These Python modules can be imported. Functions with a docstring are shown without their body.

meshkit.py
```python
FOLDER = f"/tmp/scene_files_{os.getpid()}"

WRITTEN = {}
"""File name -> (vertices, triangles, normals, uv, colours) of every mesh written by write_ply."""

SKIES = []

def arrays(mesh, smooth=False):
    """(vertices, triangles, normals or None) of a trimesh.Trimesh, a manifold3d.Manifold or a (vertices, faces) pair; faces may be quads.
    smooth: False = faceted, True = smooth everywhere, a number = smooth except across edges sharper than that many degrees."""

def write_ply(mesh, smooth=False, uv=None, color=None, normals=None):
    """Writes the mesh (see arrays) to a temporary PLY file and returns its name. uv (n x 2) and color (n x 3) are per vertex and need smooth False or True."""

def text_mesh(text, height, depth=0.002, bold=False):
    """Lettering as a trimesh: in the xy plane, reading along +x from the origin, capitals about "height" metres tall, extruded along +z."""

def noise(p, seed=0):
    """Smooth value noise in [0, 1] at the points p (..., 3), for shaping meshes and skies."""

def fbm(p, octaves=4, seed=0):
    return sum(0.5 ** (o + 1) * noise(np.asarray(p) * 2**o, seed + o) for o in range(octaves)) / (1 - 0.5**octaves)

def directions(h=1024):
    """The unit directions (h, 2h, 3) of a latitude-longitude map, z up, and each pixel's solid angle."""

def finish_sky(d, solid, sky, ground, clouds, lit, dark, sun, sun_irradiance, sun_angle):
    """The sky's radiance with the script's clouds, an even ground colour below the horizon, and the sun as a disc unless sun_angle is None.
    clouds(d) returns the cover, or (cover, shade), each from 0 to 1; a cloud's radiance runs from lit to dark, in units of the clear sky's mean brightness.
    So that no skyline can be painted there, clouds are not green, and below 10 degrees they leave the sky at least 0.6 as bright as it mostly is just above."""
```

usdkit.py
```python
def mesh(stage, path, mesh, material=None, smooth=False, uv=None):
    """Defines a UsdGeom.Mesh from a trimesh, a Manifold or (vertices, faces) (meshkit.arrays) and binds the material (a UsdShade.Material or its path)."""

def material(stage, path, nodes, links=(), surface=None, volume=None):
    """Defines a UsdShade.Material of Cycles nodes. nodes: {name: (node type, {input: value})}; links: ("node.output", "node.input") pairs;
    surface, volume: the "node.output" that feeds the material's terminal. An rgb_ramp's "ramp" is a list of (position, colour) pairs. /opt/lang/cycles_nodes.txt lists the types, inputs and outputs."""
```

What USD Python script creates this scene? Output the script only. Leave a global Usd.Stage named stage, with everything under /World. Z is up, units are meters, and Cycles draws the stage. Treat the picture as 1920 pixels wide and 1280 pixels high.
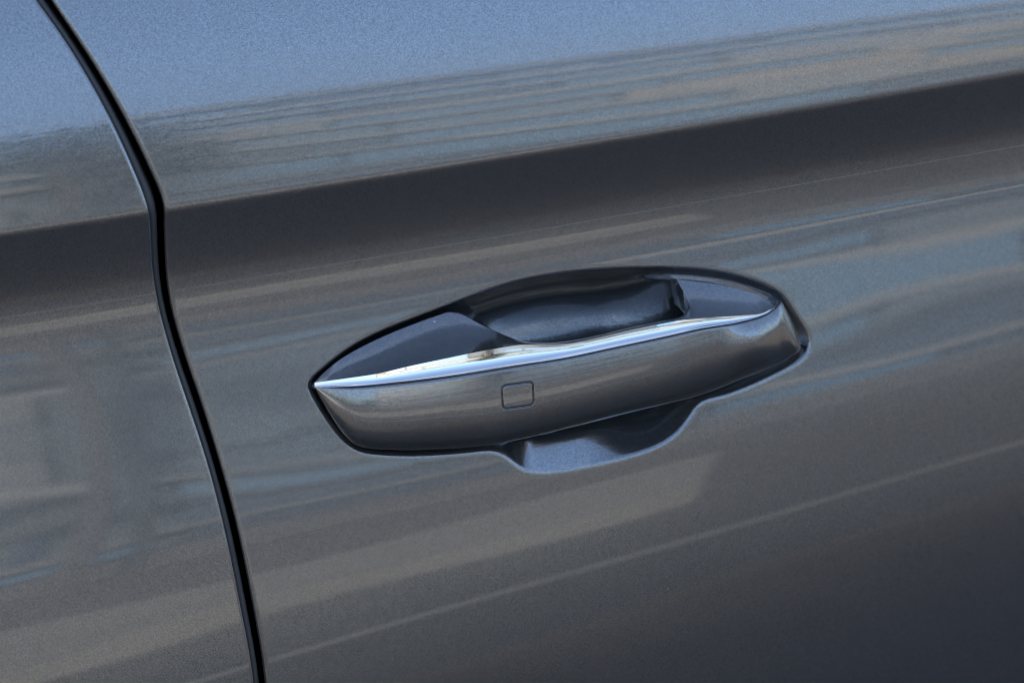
import math, random
import numpy as np
import trimesh, usdkit
from scipy.interpolate import PchipInterpolator, RectBivariateSpline, splprep, splev
from scipy.spatial import Delaunay, cKDTree
from scipy.ndimage import gaussian_filter1d
import shapely
from pxr import Usd, UsdGeom, UsdLux, UsdShade, Gf, Sdf, Vt

random.seed(7); np.random.seed(7)
stage = Usd.Stage.CreateInMemory()
UsdGeom.SetStageUpAxis(stage, 'Z'); UsdGeom.SetStageMetersPerUnit(stage, 1.0)
UsdGeom.Xform.Define(stage, '/World'); UsdGeom.Scope.Define(stage, '/World/Looks')
D2R = math.pi / 180

# ------------------------------------------------------------------ camera, sky, sun
YAW, PITCH, DIST = 22 * D2R, 16 * D2R, 1.40
TARGET = np.array([0.0, 0.0, 0.95])
FOCAL = 110.0
VIEW = np.array([math.sin(YAW) * math.cos(PITCH), math.cos(YAW) * math.cos(PITCH), -math.sin(PITCH)])
RIGHT = np.array([math.cos(YAW), -math.sin(YAW), 0.0])
UP = np.cross(RIGHT, VIEW)
EYE = TARGET - DIST * VIEW
cam = UsdGeom.Camera.Define(stage, '/World/camera')
cam.CreateFocalLengthAttr(FOCAL); cam.CreateHorizontalApertureAttr(36.0); cam.CreateVerticalApertureAttr(36.0 * 682 / 1024)
cam.CreateClippingRangeAttr(Gf.Vec2f(0.05, 5000))
cam.CreateFStopAttr(8.0); cam.CreateFocusDistanceAttr(1.385)
cam.CreateExposureAttr(1.8)
m4 = Gf.Matrix4d(*[float(v) for row in ([*RIGHT, 0], [*UP, 0], [*(-VIEW), 0], [*EYE, 1]) for v in row])
cam.AddTransformOp().Set(m4)

SUN_ELEV, SUN_AZ = 28 * D2R, math.atan2(-0.35, 0.94)      # azimuth = atan2(x, y): behind the car, to the left
SUN = np.array([math.sin(SUN_AZ) * math.cos(SUN_ELEV), math.cos(SUN_AZ) * math.cos(SUN_ELEV), math.sin(SUN_ELEV)])
usdkit.material(stage, '/World/Looks/sky', {
    's': ('sky_texture', {'sky_type': 'single_scattering', 'sun_disc': False, 'sun_elevation': SUN_ELEV, 'sun_rotation': SUN_AZ,
                          'air_density': 0.9, 'aerosol_density': 5.0, 'ozone_density': 1.0}),
    'b': ('background_shader', {'strength': 0.14})}, [('s.color', 'b.color')], surface='b.background')
dome = UsdLux.DomeLight.Define(stage, '/World/sky')
UsdShade.MaterialBindingAPI.Apply(dome.GetPrim()).Bind(UsdShade.Material.Get(stage, '/World/Looks/sky'))
dome.GetPrim().SetCustomDataByKey('kind', 'structure')
sun = UsdLux.DistantLight.Define(stage, '/World/sun')
sun.CreateIntensityAttr(0.6); sun.CreateAngleAttr(0.53); sun.CreateNormalizeAttr(True); sun.CreateColorAttr(Gf.Vec3f(1.0, 0.985, 0.95))
zz = SUN; xx = np.cross([0, 0, 1.0], zz); xx /= np.linalg.norm(xx); yy = np.cross(zz, xx)
sun.AddTransformOp().Set(Gf.Matrix4d(*[float(v) for row in ([*xx, 0], [*yy, 0], [*zz, 0], [0, 0, 10, 1]) for v in row]))

# ------------------------------------------------------------------ helpers
USED = {}
def path_for(name, parent=None):
    base = (parent.GetPath().pathString if parent else '/World') + '/' + name
    n = USED.get(base, 0); USED[base] = n + 1
    return base if n == 0 else f'{base}_{n:03d}'
def keys(p, label=None, category=None, group=None, kind=None):
    for k, v in (('label', label), ('category', category), ('group', group), ('kind', kind)):
        if v: p.SetCustomDataByKey(k, v)
    return p
def empty(name, parent=None, loc=None):
    x = UsdGeom.Xform.Define(stage, path_for(name, parent))
    if loc is not None: x.AddTranslateOp().Set(Gf.Vec3d(*map(float, loc)))
    return x.GetPrim()
def raw(name, v, f, n, mat, parent=None):
    """one mesh with its own exact normals"""
    me = UsdGeom.Mesh.Define(stage, path_for(name, parent))
    me.CreatePointsAttr(Vt.Vec3fArray.FromNumpy(np.asarray(v, np.float32)))
    me.CreateFaceVertexCountsAttr(Vt.IntArray.FromNumpy(np.full(len(f), 3, np.int32)))
    me.CreateFaceVertexIndicesAttr(Vt.IntArray.FromNumpy(np.asarray(f, np.int32).ravel()))
    me.CreateSubdivisionSchemeAttr('none')
    if n is not None:
        me.CreateNormalsAttr(Vt.Vec3fArray.FromNumpy(np.asarray(n, np.float32))); me.SetNormalsInterpolation('vertex')
    UsdShade.MaterialBindingAPI.Apply(me.GetPrim()).Bind(mat)
    return me.GetPrim()
def obj(name, mesh, mat, parent=None, smooth=35):
    return usdkit.mesh(stage, path_for(name, parent), mesh, mat, smooth=smooth).GetPrim()
def box(x0, x1, y0, y1, z0, z1):
    b = trimesh.creation.box(extents=(x1 - x0, y1 - y0, z1 - z0)); b.apply_translation(((x0 + x1) / 2, (y0 + y1) / 2, (z0 + z1) / 2)); return b
cat = trimesh.util.concatenate
def M(name, nodes, links, surface='p.BSDF'):
    return usdkit.material(stage, '/World/Looks/' + name, nodes, links, surface=surface)
def plain(name, color, rough=0.6, noise=0.0, scale=6.0, metallic=0.0, bump=0.0, extra=None):
    nodes = {'p': ('principled_bsdf', {'base_color': color, 'roughness': rough, 'metallic': metallic, **(extra or {})})}; links = []
    if noise or bump:
        nodes['g'] = ('geometry', {}); nodes['m'] = ('mapping', {'scale': (scale, scale, scale)}); nodes['n'] = ('noise_texture', {'scale': 1.0, 'detail': 6.0, 'roughness': 0.62})
        c = np.array(color)
        nodes['r'] = ('rgb_ramp', {'ramp': [(0.25, tuple(c * (1 - noise))), (0.75, tuple(np.minimum(c * (1 + noise), 0.95)))]})
        links += [('g.position', 'm.vector'), ('m.vector', 'n.vector'), ('n.fac', 'r.fac'), ('r.color', 'p.base_color')]
        if bump:
            nodes['b'] = ('bump', {'strength': bump, 'distance': 0.01}); links += [('n.fac', 'b.height'), ('b.normal', 'p.normal')]
    return M(name, nodes, links)

# ------------------------------------------------------------------ materials of the car
def car_paint(name, col, rough, flake):
    nodes = {
        'g': ('geometry', {}),
        'v': ('voronoi_texture', {'feature': 'f1', 'scale': 2600.0, 'randomness': 1.0}),
        'v2': ('voronoi_texture', {'feature': 'f1', 'scale': 3300.0, 'randomness': 1.0}),
        'add': ('vector_math', {'math_type': 'add'}),
        'sub': ('vector_math', {'math_type': 'subtract', 'vector2': (1.0, 1.0, 1.0)}),
        'sc': ('vector_math', {'math_type': 'scale', 'scale': flake}),
        'ad2': ('vector_math', {'math_type': 'add'}),
        'nz': ('vector_math', {'math_type': 'normalize'}),
        'sep': ('separate_color', {}),
        'mr': ('map_range', {'from_min': 0.0, 'from_max': 1.0, 'to_min': 0.60, 'to_max': 1.40}),
        'cs': ('vector_math', {'math_type': 'scale', 'vector1': col}),
        'dv': ('voronoi_texture', {'feature': 'f1', 'scale': 55.0, 'randomness': 1.0}), 'ds': ('separate_color', {}), 'dr': ('math', {'math_type': 'multiply', 'value2': 0.022}), 'dl': ('math', {'math_type': 'less_than'}),
        'dm': ('mix', {'color2': (0.62, 0.60, 0.57)}),
        'p': ('principled_bsdf', {'metallic': 0.92, 'roughness': rough, 'coat_weight': 1.0, 'coat_roughness': 0.012, 'coat_ior': 1.75}),
    }
    links = [('g.position', 'v.vector'), ('g.position', 'v2.vector'), ('v.color', 'add.vector1'), ('v2.color', 'add.vector2'), ('add.vector', 'sub.vector1'),
             ('sub.vector', 'sc.vector1'), ('g.normal', 'ad2.vector1'), ('sc.vector', 'ad2.vector2'), ('ad2.vector', 'nz.vector1'), ('nz.vector', 'p.normal'),
             ('v2.color', 'sep.color'), ('sep.r', 'mr.value'), ('mr.result', 'cs.scale'), ('cs.vector', 'dm.color1'), ('g.position', 'dv.vector'), ('dv.color', 'ds.color'), ('ds.r', 'dr.value1'), ('dv.distance', 'dl.value1'), ('dr.value', 'dl.value2'), ('dl.value', 'dm.fac'), ('dm.color', 'p.base_color')]
    return M(name, nodes, links)
PAINT = car_paint('metallic_grey_paint', (0.179, 0.190, 0.200), 0.165, 0.055)
CHROME = M('polished_chrome', {'p': ('principled_bsdf', {'base_color': (0.86, 0.87, 0.88), 'metallic': 1.0, 'roughness': 0.035})}, [])
RUBBER = plain('seal_rubber', (0.05, 0.052, 0.055), 0.45)
BLACK = plain('black_plastic', (0.012, 0.012, 0.013), 0.45)
GLASS = M('dark_car_glass', {'p': ('principled_bsdf', {'base_color': (0.01, 0.012, 0.013), 'roughness': 0.02, 'specular_ior_level': 0.6})}, [])

# ------------------------------------------------------------------ the car's side surface  y = f(x, z)
FPX = FOCAL / 36.0 * 1920.0
def ray(px):
    px = np.atleast_2d(np.asarray(px, float))
    d = VIEW + ((px[:, 0:1] - 960) / FPX) * RIGHT - ((px[:, 1:2] - 640) / FPX) * UP
    return d / np.linalg.norm(d, axis=1, keepdims=True)
RBARREL = 6.0
def barrel(x): return (x - 0.05) ** 2 / (2 * RBARREL)
# crease line of the shoulder as it runs along the doors
crease_px = np.array([[0, 438], [313, 386], [700, 325], [1050, 270], [1400, 214], [1920, 133]], float)
def hit(px, fn):
    r = ray(px); t = np.full(len(r), DIST)
    for _ in range(60):
        p = EYE + r * t[:, None]
        t = t + (fn(p[:, 0], p[:, 2]) - p[:, 1]) / r[:, 1] * 0.8
    return EYE + r * t[:, None]
cp = hit(crease_px, lambda x, z: barrel(x) + 0.004)
CZ = np.polyfit(cp[:, 0], cp[:, 2], 1)
def zc(x): return CZ[0] * x + CZ[1]
# tilt of the surface (degrees, + = faces up) against the distance w (m) above the crease
W_UP = np.array([0.0, 0.020, 0.040, 0.060, 0.085, 0.12, 0.20])
T_UP = np.array([9.2, 12.0, 15.2, 17.6, 19.6, 21.5, 24.0])
W_DN = np.array([0.0, 0.014, 0.026, 0.036, 0.044, 0.051, 0.066, 0.090, 0.115, 0.142, 0.158, 0.180, 0.200, 0.235, 0.30, 0.45, 0.75])
T_DN = np.array([-13.5, -11.8, -8.5, -2.0, 3.0, 6.6, 9.8, 11.6, 11.2, 9.2, 7.2, 5.2, 3.5, 0.6, -3.0, -6.0, -9.0])
xs = np.linspace(-2.4, 2.2, 185)
ws = np.concatenate([np.arange(-0.75, -0.06, 0.002), np.arange(-0.06, 0.22, 0.0005)])
t_up, t_dn = PchipInterpolator(W_UP, T_UP), PchipInterpolator(W_DN, T_DN)
base_t = np.where(ws >= 0, t_up(np.clip(ws, 0, 0.2)), t_dn(np.clip(-ws, 0, 0.75)))
iz = np.searchsorted(ws, 0.0)
reg = slice(np.searchsorted(ws, -0.03), np.searchsorted(ws, 0.03))
base_t[reg] = gaussian_filter1d(base_t[reg], 2.6)
XX, WW = np.meshgrid(xs, ws, indexing='ij')
TT = np.repeat(base_t[None, :], len(xs), 0)
TT += -8.0 * np.clip(XX, -0.4, 0.4) * np.clip((-WW - 0.05) / 0.12, 0, 1.3)
TT += np.where(WW > 0, 1, np.exp(-(WW / 0.006) ** 2)) * 1.6 * np.clip(XX, -0.4, 0.4)
# slight unevenness of pressed sheet metal
TT += 0.50 * np.sin(XX * 19 + WW * 34 + 0.7) * np.cos(WW * 45 + XX * 6) * np.exp(-((WW + 0.105) / 0.036) ** 2) + 0.05 * np.sin(XX * 21 + WW * 30)
TT += 0.22 * np.sin(WW * 2 * np.pi / 0.047 + XX * 5.0) * np.sin(XX * 9 + 1.0) + 0.16 * np.sin(WW * 2 * np.pi / 0.029 + 1.3 - XX * 8.0) * np.sin(XX * 17 + 0.4) * np.where(WW < -0.04, 1, 0.4)
sl = np.tan(TT * D2R)
FF = np.concatenate([np.zeros((len(xs), 1)), np.cumsum((sl[:, 1:] + sl[:, :-1]) / 2 * np.diff(ws), 1)], 1)
FF -= FF[:, iz:iz + 1]
SPL = RectBivariateSpline(xs, ws, FF, kx=3, ky=3, s=0)
def f_skin(x, z): return SPL.ev(x, np.clip(z - zc(x), -0.75, 0.2199)) + barrel(x)
def on_skin(px): return hit(px, f_skin)

# ------------------------------------------------------------------ shut line between the doors
SEAM_R = np.array([[99, 0], [180, 122], [234, 215], [288, 325], [312, 385], [313, 440], [315, 492], [322, 560], [350, 664], [383, 760], [414, 860], [448, 985], [474, 1110], [502, 1280]], float)
SEAM_L = np.array([[68, 0], [122, 75], [200, 208], [250, 315], [278, 388], [284, 440], [286, 492], [296, 560], [323, 664], [355, 760], [388, 860], [421, 985], [447, 1110], [477, 1280]], float)
def seam_curve(px):
    p = on_skin(px); w = p[:, 2] - zc(p[:, 0]); o = np.argsort(w); w, x = w[o], p[o, 0]
    s0, s1 = (x[2] - x[0]) / (w[2] - w[0]), (x[-1] - x[-3]) / (w[-1] - w[-3])
    w = np.concatenate([[w[0] - 0.45], w, [w[-1] + 0.15]]); x = np.concatenate([[x[0] - 0.25 * s0 * 0.45], x, [x[-1] + s1 * 0.15]])
    g = np.linspace(w[0], w[-1], 3000); v = gaussian_filter1d(PchipInterpolator(w, x)(g), 14)
    return lambda q: np.interp(q, g, v)
seam_r, seam_l = seam_curve(SEAM_R - [3.0, 0]), seam_curve(SEAM_L + [3.0, 0])

# ------------------------------------------------------------------ handle recess
RIM = np.array([[581, 718], [599, 696], [642, 661], [702, 626], [781, 593.5], [860, 563], [950, 532], [1040, 513], [1130, 504], [1230, 501], [1310, 504], [1380, 515], [1435, 533], [1468, 553], [1490, 583], [1508, 612], [1519, 640], [1513, 662], [1490, 682], [1450, 703], [1395, 728], [1345, 744], [1312, 756], [1296, 778], [1268, 813], [1220, 841], [1150, 863], [1080, 879], [1020, 886], [985, 881], [958, 862], [932, 846], [895, 845], [840, 850], [770, 853], [705, 850], [672, 843], [640, 816], [612, 780], [590, 745]], float)
rim3 = on_skin(RIM); rim2 = rim3[:, [0, 2]]
tck, _ = splprep(np.vstack([rim2, rim2[:1]]).T, s=0, per=True)
rim_c = np.array(splev(np.linspace(0, 1, 6001)[:-1], tck)).T
seg = np.linalg.norm(np.roll(rim_c, -1, 0) - rim_c, axis=1); cum = np.concatenate([[0], np.cumsum(seg)])
def resample(n):
    q = np.linspace(0, cum[-1], n + 1)[:-1]; c = np.vstack([rim_c, rim_c[:1]])
    return np.stack([np.interp(q, cum, c[:, 0]), np.interp(q, cum, c[:, 1])], 1)
rim_c = resample(6000)
for k in range(2): rim_c[:, k] = gaussian_filter1d(rim_c[:, k], 14, mode='wrap')
tang = np.roll(rim_c, -1, 0) - np.roll(rim_c, 1, 0); tang /= np.linalg.norm(tang, axis=1, keepdims=True)
nrm = np.stack([-tang[:, 1], tang[:, 0]], 1)
rim_path = shapely.Polygon(rim_c); shapely.prepare(rim_path); rim_tree = cKDTree(rim_c)
if not shapely.contains_xy(rim_path, *(rim_c[0] + nrm[0] * 0.001)): nrm = -nrm     # inward
def inside_dist(p):
    d, i = rim_tree.query(p)
    q = p - rim_c[i]; sgn = np.einsum('ij,ij->i', q, nrm[i])
    tan_ = np.abs(np.einsum('ij,ij->i', q, tang[i]))
    d = np.sqrt(np.maximum(d * d - np.minimum(tan_, 0.00006) ** 2, 0))
    return np.where(shapely.contains_xy(rim_path, p[:, 0], p[:, 1]), d, -d)
# recess depth against distance from the rim: fillet, wall, round floor
DD = np.arange(-0.006, 0.09, 0.00005)
ang = np.interp(DD, [-0.006, -0.0018, -0.0007, 0.0009, 0.0040, 0.010, 0.018, 0.028, 0.09], [0, 0, 7, 60, 60, 40, 20, 0, 0])
ang = gaussian_filter1d(ang, 5)
DEP = np.concatenate([[0], np.cumsum(np.tan(ang[1:] * D2R) * 0.00005)])
ang2 = gaussian_filter1d(np.interp(DD, [-0.006, -0.0018, -0.0007, 0.0009, 0.010, 0.020, 0.036, 0.09], [0, 0, 9, 44, 41, 38, 10, 0]), 8)      # gentler floor of the finger scoop below the bar
DEP2 = np.concatenate([[0], np.cumsum(np.tan(ang2[1:] * D2R) * 0.00005)])
ang3 = gaussian_filter1d(np.interp(DD, [-0.006, -0.0018, -0.0007, 0.0009, 0.012, 0.016, 0.030, 0.09], [0, 0, 4, 19, 20, 48, 40, 0]), 8)
DEP3 = np.concatenate([[0], np.cumsum(np.tan(ang3[1:] * D2R) * 0.00005)])
xp = on_skin([[965, 850], [1000, 850], [1080, 850], [1230, 850]])[:, 0]
sa, sb = on_skin([[930, 838], [1305, 752]])[:, [0, 2]]
sn = np.array([(sb - sa)[1], -(sb - sa)[0]]); sn /= np.linalg.norm(sn)
xw0, xw1 = on_skin([[1150, 590], [1275, 570]])[:, 0]
def sstep(t): t = np.clip(t, 0, 1); return t * t * (3 - 2 * t)
hz0 = float((lambda q: q[2] - CZ[0] * q[0])(on_skin([[1050, 690]])[0]))
def recess(p):
    d = inside_dist(p)
    k = sstep(((p - sa) @ sn + 0.008) / 0.010)
    up = np.interp(d, DD, DEP); up = up + np.clip((p[:, 1] - hz0 - CZ[0] * p[:, 0]) * 0.03, -0.003, 0.004) * sstep((d - 0.003) / 0.014); up = up * (1 - 0.5 * sstep((p[:, 0] - xw0) / (xw1 - xw0)) * sstep((d - 0.001) / 0.006))
    m = sstep((p[:, 0] - xp[0]) / (xp[1] - xp[0])) * sstep((xp[3] - p[:, 0]) / (xp[3] - xp[2]))
    lo = np.interp(d, DD, DEP2) * (1 - m) + np.interp(d, DD, DEP3) * m
    return up * (1 - k) + lo * k
def f_door(x, z):
    y = f_skin(x, z); p = np.stack([x, z], 1)
    near = (x > rim_c[:, 0].min() - 0.02) & (x < rim_c[:, 0].max() + 0.02) & (z > rim_c[:, 1].min() - 0.02) & (z < rim_c[:, 1].max() + 0.02)
    if near.any(): y = y.copy(); y[near] += recess(p[near])
    return y
def normals_of(fn, x, z, h=0.00012):
    gx = (fn(x + h, z) - fn(x - h, z)) / (2 * h); gz = (fn(x, z + h) - fn(x, z - h)) / (2 * h)
    n = np.stack([gx, -np.ones_like(gx), gz], 1); return n / np.linalg.norm(n, axis=1, keepdims=True)

EDGE_R = 0.0022
def edge_drop(o):      # rolled hem along the shut line
    o = np.clip(o, 0, EDGE_R); return EDGE_R - np.sqrt(np.maximum(EDGE_R ** 2 - (EDGE_R - o) ** 2, 0))
def spaced(*parts):
    return np.unique(np.round(np.concatenate(parts), 6))
W_LIST = spaced(np.arange(-0.74, -0.30, 0.02), np.arange(-0.30, -0.012, 0.0032), np.arange(-0.012, 0.012, 0.0008), np.arange(0.012, 0.13, 0.0032), [0.1655, 0.148])
def skin_panel(name, seam, sgn, far_x, parent, hole, extra=None):
    """door skin to one side of the shut line (sgn +1: to its right), with its rolled hem"""
    fn0 = f_door if hole else f_skin
    def fn(x, z):
        w = z - zc(x); o = (x - seam(w)) * sgn
        return fn0(x, z) + edge_drop(o) + (0.0 if sgn > 0 else 0.0004)
    offs = spaced(EDGE_R * (1 - np.cos(np.linspace(0, np.pi / 2, 9))), [0.0028, 0.004, 0.006, 0.009], np.arange(0.012, 0.36, 0.004), np.arange(0.36, 1.0, 0.03))
    O, W = np.meshgrid(offs, W_LIST, indexing='ij'); O, W = O.ravel(), W.ravel()
    X = seam(W) + sgn * O
    keep = (X * sgn < far_x * sgn); X, W, O = X[keep], W[keep], O[keep]
    Z = zc(X) + W
    if hole:
        P = np.stack([X, Z], 1); d = inside_dist(P)
        k = (d < -0.0075) | (O < 0.001); X, Z, W = X[k], Z[k], W[k]
        add = []
        lv = np.concatenate([np.arange(-0.0068, -0.0036, 0.0011), np.arange(-0.0036, 0.0026, 0.00042), np.arange(0.0026, 0.012, 0.0011), np.arange(0.013, 0.038, 0.0028)])
        for l in lv:
            n = 900 if -0.0036 <= l < 0.0026 else 420 if l < 0.012 else 200
            c = rim_c[::1][np.linspace(0, 6000, n, endpoint=False).astype(int)]; nn = nrm[np.linspace(0, 6000, n, endpoint=False).astype(int)]
            q = c + nn * l; dd = inside_dist(q); add.append(q[np.abs(dd - l) < 0.00012])
        q = np.concatenate(add)
        X = np.concatenate([X, q[:, 0]]); Z = np.concatenate([Z, q[:, 1]]); W = Z - zc(X)
    sc = np.stack([(X - seam(W)) * sgn, W], 1)
    tri = Delaunay(sc).simplices
    if sgn < 0: tri = tri[:, ::-1]
    Y = fn(X, Z); V = np.stack([X, Y, Z], 1)
    N = normals_of(fn, X, Z, 0.0001)
    e = np.where((X - seam(W)) * sgn < 2e-5)[0]
    tg = (seam(W[e] + 0.001) - seam(W[e] - 0.001)) / 0.002
    N[e] = np.stack([-sgn * np.ones(len(e)), np.zeros(len(e)), sgn * tg], 1); N[e] /= np.linalg.norm(N[e], axis=1, keepdims=True)
    a, b, c = V[tri[:, 0]], V[tri[:, 1]], V[tri[:, 2]]
    fl = np.einsum('ij,ij->i', np.cross(b - a, c - a), N[tri].mean(1)) < 0
    tri[fl] = tri[fl][:, ::-1]
    # hem returning into the gap
    e = e[np.argsort(W[e])]; m = len(e); rows = [e]; vs, ns = [V], [N]; cnt = len(V)
    for dep in (0.006, 0.016):
        p = V[e].copy(); p[:, 1] += dep; p[:, 0] += sgn * dep * 0.06; vs.append(p); ns.append(N[e]); rows.append(np.arange(cnt, cnt + m)); cnt += m
    fs = [tri]
    for r0, r1 in zip(rows[:-1], rows[1:]):
        q = np.stack([r0[:-1], r0[1:], r1[1:], r1[:-1]], 1)
        if sgn > 0: q = q[:, ::-1]
        fs += [q[:, [0, 1, 2]], q[:, [0, 2, 3]]]
    return raw(name, np.concatenate(vs), np.concatenate(fs), np.concatenate(ns), PAINT, parent)

car = keys(empty('car', loc=None), 'metallic grey car seen close along its door shut line and grab handle', 'car')
front_door = skin_panel('front_door', seam_l, -1, -1.10, car, False)
rear_door = skin_panel('rear_door', seam_r, +1, 0.86, car, True)

# rubber seal and dark jamb behind the shut line
def strip(name, cols, mat, parent):
    """cols: list of (function of w giving x, extra depth behind the skin)"""
    w = np.linspace(-0.70, 0.16, 260); V = []
    for fx, dep in cols:
        x = fx(w); z = zc(x) + w; V.append(np.stack([x, f_skin(x, z) + dep, z], 1))
    k = len(cols); V = np.stack(V, 1).reshape(-1, 3); F = []
    i = np.arange(len(w) - 1)
    for c in range(k - 1):
        a = i * k + c; F += [np.stack([a, a + 1, a + k + 1], 1), np.stack([a, a + k + 1, a + k], 1)]
    return obj(name, (V, np.concatenate(F)), mat, parent, smooth=True)
mid = lambda t, d=0.0: (lambda w: seam_l(w) * (1 - t) + seam_r(w) * t + d)
strip('weather_seal', [(mid(0, -0.006), 0.010), (mid(0, -0.002), 0.0046), (mid(0.1), 0.0036), (mid(0.35), 0.0034), (mid(0.55), 0.0042), (mid(0.68), 0.0075), (mid(0.72), 0.020)], RUBBER, car)
strip('door_jamb', [(mid(0, -0.03), 0.030), (mid(0.5), 0.030), (mid(1, 0.03), 0.030)], BLACK, car)

# ------------------------------------------------------------------ door handle
hc = on_skin([[1040, 690]])[0]
hn = normals_of(f_skin, np.array([hc[0]]), np.array([hc[2]]), 0.02)[0]
def place(px, d):
    """points on the picture's outlines, d metres proud of the door skin's own plane at the handle"""
    r = ray(px); t = ((hc - EYE) @ hn + np.asarray(d)) / (r @ hn); return EYE + r * t[:, None]
CU = {}
CU['A'] = [(590, 590, 716, 2), (600, 603, 702, 2), (640, 640, 672, 2), (700, 700, 639, 1.5), (760, 760, 613, 0.5), (820, 820, 591, 0), (843, 843, 584.5, 0), (856, 857, 586, 0.5), (900, 903, 608, 6), (950, 951, 630, 14), (985, 985, 640.5, 19), (1020, 1020, 643, 21.5), (1060, 1060, 640, 22), (1120, 1120, 629, 22), (1180, 1180, 614.5, 22), (1240, 1240, 602, 22), (1268, 1268, 596, 22), (1280, 1284, 589, 20), (1289, 1292, 572, 15), (1297, 1287, 551, 11), (1304, 1275, 532, 8), (1311, 1268, 523, 7), (1322, 1292, 526, 7.5), (1350, 1348, 533, 8), (1400, 1403, 546, 8), (1435, 1437, 560, 7.5), (1452, 1452, 569, 7), (1463, 1464, 565, 7.5), (1475, 1476, 583, 6), (1490, 1492, 618, 4), (1500, 1503, 645, 1.5)]
CU['B'] = [(590, 590, 717, 2.3), (650, 650, 709, 10.5), (710, 710, 700, 16), (760, 760, 688, 19), (840, 840, 671, 22.5), (920, 920, 655, 25), (985, 985, 646, 26), (1060, 1060, 644.5, 26.5), (1120, 1120, 633, 27), (1180, 1180, 619, 27), (1240, 1240, 607, 26.8), (1280, 1280, 600, 26), (1320, 1320, 596, 24.5), (1380, 1380, 592, 21), (1425, 1425, 588, 16.8), (1450, 1450, 576, 13.2), (1463, 1463, 565.5, 10.5), (1475, 1475, 583.3, 8.5), (1490, 1490, 618.3, 6), (1500, 1500, 645.3, 3.2)]
CU['C'] = [(590, 590, 726, 3), (650, 650, 725, 12), (750, 750, 717, 20), (850, 850, 704.5, 25), (960, 960, 687, 28), (1060, 1060, 671, 29.2), (1150, 1150, 652, 29.6), (1260, 1260, 628.5, 29), (1320, 1320, 614.5, 27), (1387, 1387, 603.5, 23), (1433, 1433, 589.5, 17), (1453, 1453, 577, 13.6), (1463, 1463, 566.5, 11), (1475, 1475, 584, 9), (1490, 1490, 619, 6.5), (1500, 1500, 646, 3.5)]
CU['D'] = [(590, 592, 730, 2), (600, 600, 746, 2), (620, 619, 778, 3), (640, 639, 807, 4), (655, 654, 824, 5), (672, 671, 835, 6), (700, 700, 840.5, 8), (760, 760, 843, 11), (850, 850, 840, 14), (920, 920, 833, 16.5), (980, 980, 822, 17.5), (1060, 1060, 803, 18.5), (1200, 1200, 769, 18), (1260, 1262, 754, 17), (1320, 1320, 738, 14), (1380, 1382, 714, 11), (1440, 1442, 690, 8.2), (1480, 1482, 669.5, 6), (1495, 1497, 659, 4.2), (1500, 1502, 651, 2)]
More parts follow.
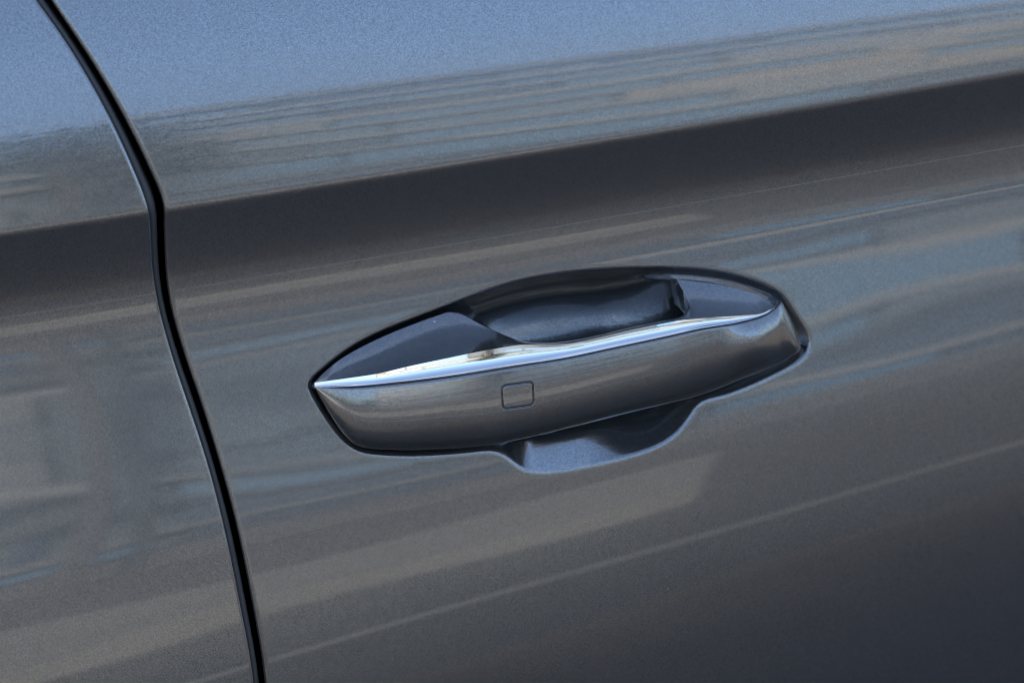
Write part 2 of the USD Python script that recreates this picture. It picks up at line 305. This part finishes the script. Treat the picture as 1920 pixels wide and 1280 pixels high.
# stations along the handle, denser at the ends, round the inner wing edge and at the button
def dense():
    g = [np.linspace(590, 612, 24), np.linspace(612, 690, 44), np.linspace(690, 925, 90), np.linspace(925, 1015, 180), np.linspace(1015, 1255, 70), np.linspace(1255, 1330, 80), np.linspace(1330, 1430, 45), np.linspace(1430, 1500, 90)]
    return np.unique(np.concatenate(g))
S = dense(); sm = {}
for k, pts in CU.items():
    a = np.array(pts, float); px = PchipInterpolator(a[:, 0], a[:, 1])(S); py = PchipInterpolator(a[:, 0], a[:, 2])(S); d = PchipInterpolator(a[:, 0], a[:, 3])(S) / 1000
    g = np.arange(590, 1500.01, 0.5)
    def smooth(vals, sig=8 if k != 'A' else 3):
        u = np.interp(g, S, vals); v = gaussian_filter1d(u, sig * 2, mode='nearest')
        bl = np.clip(np.minimum(g - 590, 1500 - g) / 30, 0, 1); 
        return np.interp(S, g, u * (1 - bl) + v * bl)
    if k in 'BC': d = smooth(d, 14)
    sm[k] = (smooth(px) if k != 'A' else px, smooth(py, 4 if k == 'D' else 3 if k != 'A' else 1.2), d)
def row(px, py, d): return place(np.stack([px, py], 1), d)
def lerp(a, b, t): return tuple(a[i] * (1 - t) + b[i] * t for i in range(3))
def grid_mesh(name, rows, mat, parent, closed=False, mask=None, want=True, out=False):
    G = np.stack(rows, 0); nr, ns = G.shape[:2]
    du = np.gradient(G, axis=1); dv = np.gradient(G, axis=0) if not closed else (np.roll(G, -1, 0) - np.roll(G, 1, 0))
    N = np.cross(du, dv); N /= np.maximum(np.linalg.norm(N, axis=2, keepdims=True), 1e-12)
    idx = np.arange(nr * ns).reshape(nr, ns)
    a, b, c, d = idx[:-1, :-1], idx[:-1, 1:], idx[1:, 1:], idx[1:, :-1]
    q = np.stack([a.ravel(), b.ravel(), c.ravel(), d.ravel()], 1)
    if mask is not None: q = q[mask.ravel() == want]
    F = np.concatenate([q[:, [0, 1, 2]], q[:, [0, 2, 3]]])
    V = G.reshape(-1, 3); N = N.reshape(-1, 3)
    fn = np.cross(V[F[:, 1]] - V[F[:, 0]], V[F[:, 2]] - V[F[:, 0]])
    if np.einsum('ij,ij->i', fn, N[F].mean(1)).sum() < 0: F = F[:, ::-1]
    if (N @ hn).mean() < 0: N, F = -N, F[:, ::-1]
    u, inv = np.unique(F, return_inverse=True)
    if out: return V[u], inv.reshape(-1, 3), N[u]
    return raw(name, V[u], inv.reshape(-1, 3), N[u], mat, parent)

A, B, C, D = sm['A'], sm['B'], sm['C'], sm['D']
span = np.clip((S - 590) / 60, 0, 1) * np.clip((1470 - S) / 50, 0, 1)          # section height fades at the tips
# 1. body-coloured front: upper joint -> belly -> lower edge -> underside -> back
tt = np.concatenate([np.linspace(0, 0.06, 6)[:-1], np.linspace(0.06, 0.12, 8)[:-1], np.linspace(0.12, 0.70, 150)[:-1], np.linspace(0.70, 1.0, 46)])
hgt = np.hypot(D[0] - C[0], D[1] - C[1]) / 4170
bulge = 0.0045 * np.where(S > 1300, np.clip(hgt / 0.027, 0, 1.2) * (1 - sstep((S - 1380) / 60)) + 0.92 * np.clip(hgt / 0.016, 0, 1) ** 0.6 * sstep((S - 1380) / 60), np.clip(hgt / 0.030, 0, 1.2))
rows, PXs, PYs = [], [], []
btn_c, e1, e2 = np.array([971.0, 741.0]), np.array([29.0, -4.0]), np.array([1.0, 22.0])
Minv = np.linalg.inv(np.stack([e1 / 29.3, e2 / 22.0], 1))
def btn_sdf(px, py):
    q = np.abs(np.stack([px - btn_c[0], py - btn_c[1]], -1) @ Minv.T) - (np.array([29.3, 22.0]) - 8.5)
    return np.linalg.norm(np.maximum(q, 0), axis=-1) + np.minimum(q.max(-1), 0) - 8.5
sd = []
TG = np.linspace(0, 1, 400)
slp = PchipInterpolator([0, 0.25, 0.42, 0.56, 0.72, 0.86, 1.0], [-0.04, 0.03, 0.09, 0.15, 0.25, 0.45, 2.2])(TG)
GG = np.cumsum(slp); GG = (GG - GG[0]) / (GG[-1] - GG[0])
for t in tt:
    px, py, d = lerp(C, D, t)
    ease = t ** 1.0
    edge = np.where(t < 0.012, 1, 0)
    d = C[2] + (D[2] - C[2]) * np.interp(t, TG, GG) + bulge * 0.12 * np.where(S < 1100, 0.4, 1.0) * (np.clip((930 - S) / 200, 0, 1) + 10.0 * sstep((S - 1345) / 90)) * (4 * t * (1 - t)) ** 0.85
    d = d - 0.0018 * math.exp(-(t / 0.020) ** 2) * (0.35 + 0.65 * span)
    s = btn_sdf(px, py); sd.append(s)
    d = d - 0.0009 * np.exp(-(s / 1.25) ** 2)
    rows.append(row(px, py, d))
sd = np.stack(sd, 0); cellsd = (sd[:-1, :-1] + sd[1:, 1:] + sd[1:, :-1] + sd[:-1, 1:]) / 4
last = lerp(C, D, 1.0); dl = last[2]
nb = len(rows)
for k, (up_, dp) in enumerate([(0.3, 0.0015), (2, 0.004), (5, 0.008), (10, 0.013), (20, 0.017), (45, 0.0175)]):
    rows.append(row(last[0], last[1] - up_ * np.clip(hgt / 0.03, 0.1, 1), dl - dp))
mask = np.zeros((len(rows) - 1, len(S) - 1), bool); mask[:nb - 1] = cellsd < 0
handle = empty('door_handle', car)
grip = grid_mesh('grip', rows, PAINT, handle, mask=mask, want=False)
grid_mesh('sensor_button', rows, PAINT, handle, mask=mask, want=True)
# 2. chrome strip: inner edge -> concave channel -> rounded lip
rows = []
for t in np.concatenate([np.linspace(0, 0.86, 34), np.linspace(0.88, 1.0, 16)]):
    px, py, d = lerp(B, C, t)
    h = np.hypot(C[0] - B[0], C[1] - B[1]) / 4170
    dd = C[2] - B[2]
    prof = t ** 4.2 * 1.0                                                       # flat (facing out) at the top, rising to the lip
    d = B[2] + dd * prof
    lip = np.clip((t - 0.86) / 0.14, 0, 1)
    d = d - 0.0016 * sstep((S - 1440) / 18)
    d = d - 0.0011 * lip ** 2 * np.clip(h / 0.006, 0.15, 1)
    rows.append(row(px, py, d))
h = np.hypot(C[0] - B[0], C[1] - B[1]) / 4170
dl = C[2] - 0.0011 * np.clip(h / 0.006, 0.15, 1) - 0.0016 * sstep((S - 1440) / 18)
rows.append(row(C[0], C[1] + 0.3, dl - 0.0006)); rows.append(row(C[0], C[1] + 0.3, dl - 0.003))
grid_mesh('chrome_strip', rows, CHROME, handle)
# 3. body-coloured top: recess side -> wing -> chrome
wall = []
flare = np.exp(-((S - 1293) / 11) ** 4)
for k, (dp, sh) in enumerate(((0.022, 30), (0.0085, 23), (0.004, 14), (0.0012, 5), (0.0003, 1))):
    wall.append(row(A[0] - sh * flare, A[1] - sh * 0.25 * flare + np.array([0, 0, 0.2, 0.3, 0])[k], A[2] - dp))
rows = []
wing = np.clip((B[1] - A[1]) / 40, 0, 1)
for t in np.concatenate([[0, 0.006, 0.012, 0.02, 0.03], np.linspace(0.045, 1.0, 60)]):
    px, py, _ = lerp(A, B, t)
    k = (0.5 * t + 0.5 * t ** 2.2) * wing + (1 - (1 - t) ** 2.2) * (1 - wing)
    d = A[2] + (B[2] - A[2]) * k - 0.0003 * math.exp(-(t / 0.012) ** 2)
    rows.append(row(px, py, d))
ga, gb = grid_mesh('', wall, PAINT, handle, out=True), grid_mesh('', rows, PAINT, handle, out=True)
raw('top_wing', np.concatenate([ga[0], gb[0]]), np.concatenate([ga[1], gb[1] + len(ga[0])]), np.concatenate([ga[2], gb[2]]), PAINT, handle)


# ------------------------------------------------------------------ the rest of the car
def side_piece(name, x0, x1, arch=None):
    X, W = np.meshgrid(np.linspace(x0, x1, 90), np.linspace(-0.70, 0.15, 100), indexing='ij'); X, W = X.ravel(), W.ravel(); Z = zc(X) + W
    i = np.arange(90 * 100).reshape(90, 100); q = np.stack([i[:-1, :-1].ravel(), i[1:, :-1].ravel(), i[1:, 1:].ravel(), i[:-1, 1:].ravel()], 1)
    if arch is not None:
        c = np.hypot(X - arch[0], Z - arch[1])[q].min(1); q = q[c > 0.36]
    return raw(name, np.stack([X, f_skin(X, Z), Z], 1), np.concatenate([q[:, [0, 1, 2]], q[:, [0, 2, 3]]]), normals_of(f_skin, X, Z, 0.001), PAINT, car)
side_piece('front_fender', -2.30, -1.107, (-1.72, 0.34)); side_piece('rear_quarter', 0.867, 2.10, (1.22, 0.34))
st = np.linspace(-2.28, 2.08, 45); V, F = [], []
for x in st:
    y0 = float(barrel(x)) + 0.075; zt = float(zc(x)) + 0.15
    V += [(x, y0, 0.24), (x, y0, zt), (x, 1.86 - y0, zt), (x, 1.86 - y0, 0.24)]
for i in range(len(st) - 1):
    for k in range(4):
        a, b = i * 4 + k, i * 4 + (k + 1) % 4; F += [(a, b, b + 4), (a, b + 4, a + 4)]
n_ = len(V); F += [(0, 2, 1), (0, 3, 2), (n_ - 4, n_ - 3, n_ - 2), (n_ - 4, n_ - 2, n_ - 1)]
obj('body_shell', (np.array(V), np.array(F)), BLACK, car, smooth=False)
xb = np.linspace(-1.1, 1.9, 60)
def rail(y_off, z_off): return np.stack([xb, f_skin(xb, zc(xb) + 0.16) + y_off, zc(xb) + z_off], 1)
rr = [rail(0.012, 0.150), rail(-0.003, 0.158), rail(-0.002, 0.180), rail(0.012, 0.184), rail(0.05, 0.17)]
V = np.stack(rr, 1).reshape(-1, 3); F = []
for i in range(59):
    for k in range(4):
        a = i * 5 + k; F += [(a, a + 1, a + 6), (a, a + 6, a + 5)]
obj('belt_moulding', (V, np.array(F)), BLACK, car, smooth=40)
def prism(pts_low, pts_high):
    v = np.array(pts_low + pts_high); return trimesh.Trimesh(v).convex_hull if False else trimesh.convex.convex_hull(v)
zb = lambda x: float(zc(x)) + 0.165
gh = prism([(-1.15, 0.20, zb(-1.1)), (-1.15, 1.66, zb(-1.1)), (1.85, 0.24, zb(1.85)), (1.85, 1.62, zb(1.85)), (0.2, 0.078, zb(0.2)), (0.2, 1.78, zb(0.2))],
           [(-0.30, 0.42, 1.47), (-0.30, 1.44, 1.47), (1.05, 0.42, 1.48), (1.05, 1.44, 1.48)])
obj('side_windows', gh, GLASS, car, smooth=20)
obj('roof', prism([(-0.34, 0.40, 1.462), (-0.34, 1.46, 1.462), (1.12, 0.40, 1.472), (1.12, 1.46, 1.472)], [(-0.2, 0.50, 1.515), (-0.2, 1.36, 1.515), (0.9, 0.50, 1.52), (0.9, 1.36, 1.52)]), PAINT, car, smooth=50)
TYRE = plain('tyre_rubber', (0.02, 0.02, 0.021), 0.75)
for wx, wy in ((-1.72, 0.36), (1.22, 0.20), (-1.72, 1.50), (1.22, 1.66)):
    w_ = empty('wheel', car)
    ty = trimesh.creation.revolve(np.array([(0.235, -0.10), (0.31, -0.11), (0.335, -0.08), (0.335, 0.08), (0.31, 0.11), (0.235, 0.10), (0.235, -0.10)]), sections=48)
    ty.apply_transform(trimesh.transformations.rotation_matrix(np.pi / 2, (1, 0, 0))); ty.apply_translation((wx, wy, 0.335))
    obj('tyre', ty, TYRE, w_)
    ri = [trimesh.creation.annulus(0.205, 0.237, 0.19, sections=48), trimesh.creation.cylinder(0.06, 0.15, sections=24)]
    for k in range(5):
        b_ = trimesh.creation.box((0.18, 0.05, 0.05)); b_.apply_translation((0.13, 0, 0.05)); b_.apply_transform(trimesh.transformations.rotation_matrix(k * 2 * np.pi / 5, (0, 0, 1))); ri.append(b_)
    ri = cat(ri); ri.apply_transform(trimesh.transformations.rotation_matrix(np.pi / 2, (1, 0, 0))); ri.apply_translation((wx, wy, 0.335))
    obj('rim', ri, CHROME, w_)

# ------------------------------------------------------------------ surroundings that the paint mirrors
ASPHALT = plain('asphalt', (0.026, 0.0255, 0.0245), 0.85, noise=0.25, scale=3.0)
CONCRETE = plain('pale_concrete', (0.125, 0.1245, 0.118), 0.8, noise=0.15, scale=1.2)
LINEPAINT = plain('road_line_paint', (0.16, 0.16, 0.155), 0.6, noise=0.15, scale=5.0)
STONES = [plain(f'cream_stone_{k}', c, 0.75, noise=0.12, scale=0.8) for k, c in zip(('warm', 'grey', 'pale', 'silver', 'slate'), [(0.090, 0.100, 0.110), (0.060, 0.074, 0.090), (0.178, 0.163, 0.138), (0.150, 0.158, 0.162), (0.028, 0.033, 0.04)])]
PANES = [M('window_glass_' + k, {'p': ('principled_bsdf', {'base_color': c, 'roughness': 0.06, 'specular_ior_level': 0.8})}, []) for k, c in (('blue', (0.05, 0.11, 0.19)), ('dark', (0.025, 0.04, 0.065)), ('blind', (0.07, 0.11, 0.155)))]
ground = obj('ground', box(-400, 400, -400, 400, -0.4, 0), ASPHALT, smooth=False); keys(ground, kind='structure')
bay = obj('parking_bay', box(-30, 30, -2.3, 5.5, -0.01, 0.004), plain('brown_paving', (0.046, 0.036, 0.026), 0.85, noise=0.2, scale=4.0), smooth=False); keys(bay, kind='structure')
kerb_plan = trimesh.creation.extrude_polygon(shapely.Polygon([(-40, -7.3), (3.60, -7.3), (2.42, -4.9), (-40, -4.9)]), 0.129, engine='earcut'); kerb_plan.apply_translation((0, 0, 0.001))
pave = obj('pavement', kerb_plan, CONCRETE, smooth=False); keys(pave, kind='structure')
yard = obj('forecourt', box(-34, -5.2, -4.6, 6, -0.01, 0.008), plain('white_concrete', (0.36, 0.36, 0.36), 0.8, noise=0.12, scale=1.0), smooth=False); keys(yard, kind='structure')
line = obj('road_marking', box(-60, 60, -3.34, -3.24, -0.01, 0.004), LINEPAINT, smooth=False); keys(line, kind='structure')
rb = random.Random(5)
DARKSTONE = plain('dark_stone', (0.05, 0.05, 0.052), 0.7, noise=0.2, scale=2.0)
def building(label, x0, x1, y, floors, roof_h):
    b = keys(empty('stone_building'), label, 'building')
    z = 0.6; obj('plinth', box(x0 + 0.02, x1 - 0.02, y - 0.3, y + 0.12, 0, 0.59), DARKSTONE, b, smooth=False)
    obj('wall', box(x0, x1, y - 10, y - 0.3, 0, 0.6 + sum(floors)), STONES[1], b, smooth=False)
    for i, fh in enumerate(floors):
        sp = fh * rb.uniform(0.24, 0.42); x = x0
        while x < x1 - 1.2:                              # stone panels of uneven length below the panes
            L = min(rb.uniform(2.5, 7.0), x1 - x); o = rb.uniform(0, 0.10)
            obj('spandrel', box(x + 0.01, x + L - 0.01, y - 0.35, y + o, z + 0.01, z + sp), STONES[rb.choice((3, 3, 2, 0) if i > 4 else (3, 3, 0) if i % 2 else (1, 1, 4))], b, smooth=False); x += L
        x = x0 + 0.3
        while x < x1 - 2.0:
            L = rb.choice((1.2, 1.8, 2.4, 3.6)) * (1 if i > 4 else 1.6)
            if rb.random() < 0.82: obj('window_pane', box(x, x + L - 0.12, y - 0.32, y - 0.10, z + sp + 0.02, z + fh - 0.02), PANES[rb.choice((0, 0, 1, 2) if i > 4 else (1, 1, 1, 0) if i % 2 else (0, 0, 2, 1))], b, smooth=False)
            else: obj('pier', box(x, x + L - 0.12, y - 0.32, y + 0.06, z + sp + 0.02, z + fh - 0.02), STONES[rb.choice((2, 3) if i > 3 else (0, 1))], b, smooth=False)
            x += L
        z += fh
    obj('parapet', box(x0 - 0.1, x1 + 0.1, y - 10.1, y + 0.12, z + 0.002, z + roof_h), STONES[0], b, smooth=False)
building('long cream stone building with horizontal window bands facing the car', 2.65, 38, -18.5, (0.55, 0.6, 0.5, 0.65, 0.85, 0.6, 0.55, 0.42, 0.55, 0.4, 0.5), 0.25)
BARK = plain('bark', (0.05, 0.048, 0.046), 0.9, noise=0.3, scale=14)
LEAF = M('leaves', {'p': ('principled_bsdf', {'base_color': (0.05, 0.06, 0.055), 'roughness': 0.6}), 't': ('translucent_bsdf', {'color': (0.05, 0.065, 0.045)}), 'm': ('mix_closure', {'fac': 0.3})}, [('p.BSDF', 'm.closure1'), ('t.BSDF', 'm.closure2')], surface='m.closure')
def tree(label, x, y, h, crown_r, group=None, seed=0):
    r = np.random.RandomState(seed); t = keys(empty('street_tree', loc=(x, y, 0)), label, 'tree', group)
    parts = []
    def limb(a, b, ra, rb_):
        a, b = np.array(a, float), np.array(b, float); d = b - a; L = np.linalg.norm(d)
        c = trimesh.creation.cone(1, 1, sections=3) if False else trimesh.creation.cylinder(1.0, 1.0, sections=8)
        v = c.vertices; tt_ = v[:, 2:3] + 0.5; v[:, :2] *= ra * (1 - tt_) + rb_ * tt_; v[:, 2] = (v[:, 2] + 0.5) * L
        c.vertices = v; c.apply_transform(trimesh.geometry.align_vectors([0, 0, 1], d / L)); c.apply_translation(a); parts.append(c)
    top = np.array([0.2 * r.randn(), 0.2 * r.randn(), h * 0.55]); limb((0, 0, 0), top, 0.16, 0.10)
    cl = []
    for k in range(9):
        e = top + np.array([r.randn() * crown_r * 0.5, r.randn() * crown_r * 0.5, r.uniform(0.1, 0.42) * h]); limb(top - (0, 0, r.uniform(0, 0.6)), e, 0.06, 0.02); cl.append(e)
    obj('trunk', cat(parts), BARK, t)
    V, F = [], []
    for e in cl:
        for _ in range(150):
            p = e + r.randn(3) * crown_r * 0.26; u, w = r.randn(3), r.randn(3); u /= np.linalg.norm(u); w = np.cross(u, w); w /= np.linalg.norm(w); sz = r.uniform(0.08, 0.16)
            k = len(V); V += [p, p + u * sz + w * sz * 0.5, p + u * sz * 2, p + u * sz - w * sz * 0.5]; F += [(k, k + 1, k + 2), (k, k + 2, k + 3)]
    obj('crown', (np.array(V), np.array(F)), LEAF, t, smooth=False)
building('lower grey stone building left of the long cream one', -8, 2.62, -19.5, (0.5, 0.7, 0.5, 0.7, 0.9, 0.6, 0.9, 0.7), 0.3)
tree('round leafy street tree in front of the right end of the lower stone building', 1.75, -17.0, 6.3, 1.0, seed=1)
tree('low bushy street tree beyond the left end of the lower building', -12, -26, 3.6, 1.8, seed=2)
tree('slim street tree on the kerb far to the right', 22, -4.2, 3.6, 1.0, seed=3)
tree('broad street tree behind the slim one on the right', 34, -4.0, 5.2, 2.2, seed=4)
lamp = keys(empty('street_lamp', loc=(16.0, -7.9, 0)), 'tall dark street lamp on the road edge far to the right', 'street lamp')
LAMPMETAL = plain('lamp_metal', (0.05, 0.05, 0.055), 0.5, metallic=0.5)
pole = trimesh.creation.revolve(np.array([(0, 0), (0.17, 0), (0.17, 0.5), (0.10, 0.6), (0.06, 6.4), (0, 6.4)]), sections=16); obj('pole', pole, LAMPMETAL, lamp)
arm = trimesh.creation.cylinder(0.035, 1.4, sections=10); arm.apply_transform(trimesh.transformations.rotation_matrix(np.pi / 2 - 0.15, (1, 0, 0))); arm.apply_translation((0, 0.65, 6.45)); obj('arm', arm, LAMPMETAL, lamp)
hd = trimesh.creation.icosphere(2, 1.0); hd.apply_scale((0.14, 0.32, 0.07)); hd.apply_translation((0, 1.45, 6.55)); obj('lamp_head', hd, LAMPMETAL, lamp)
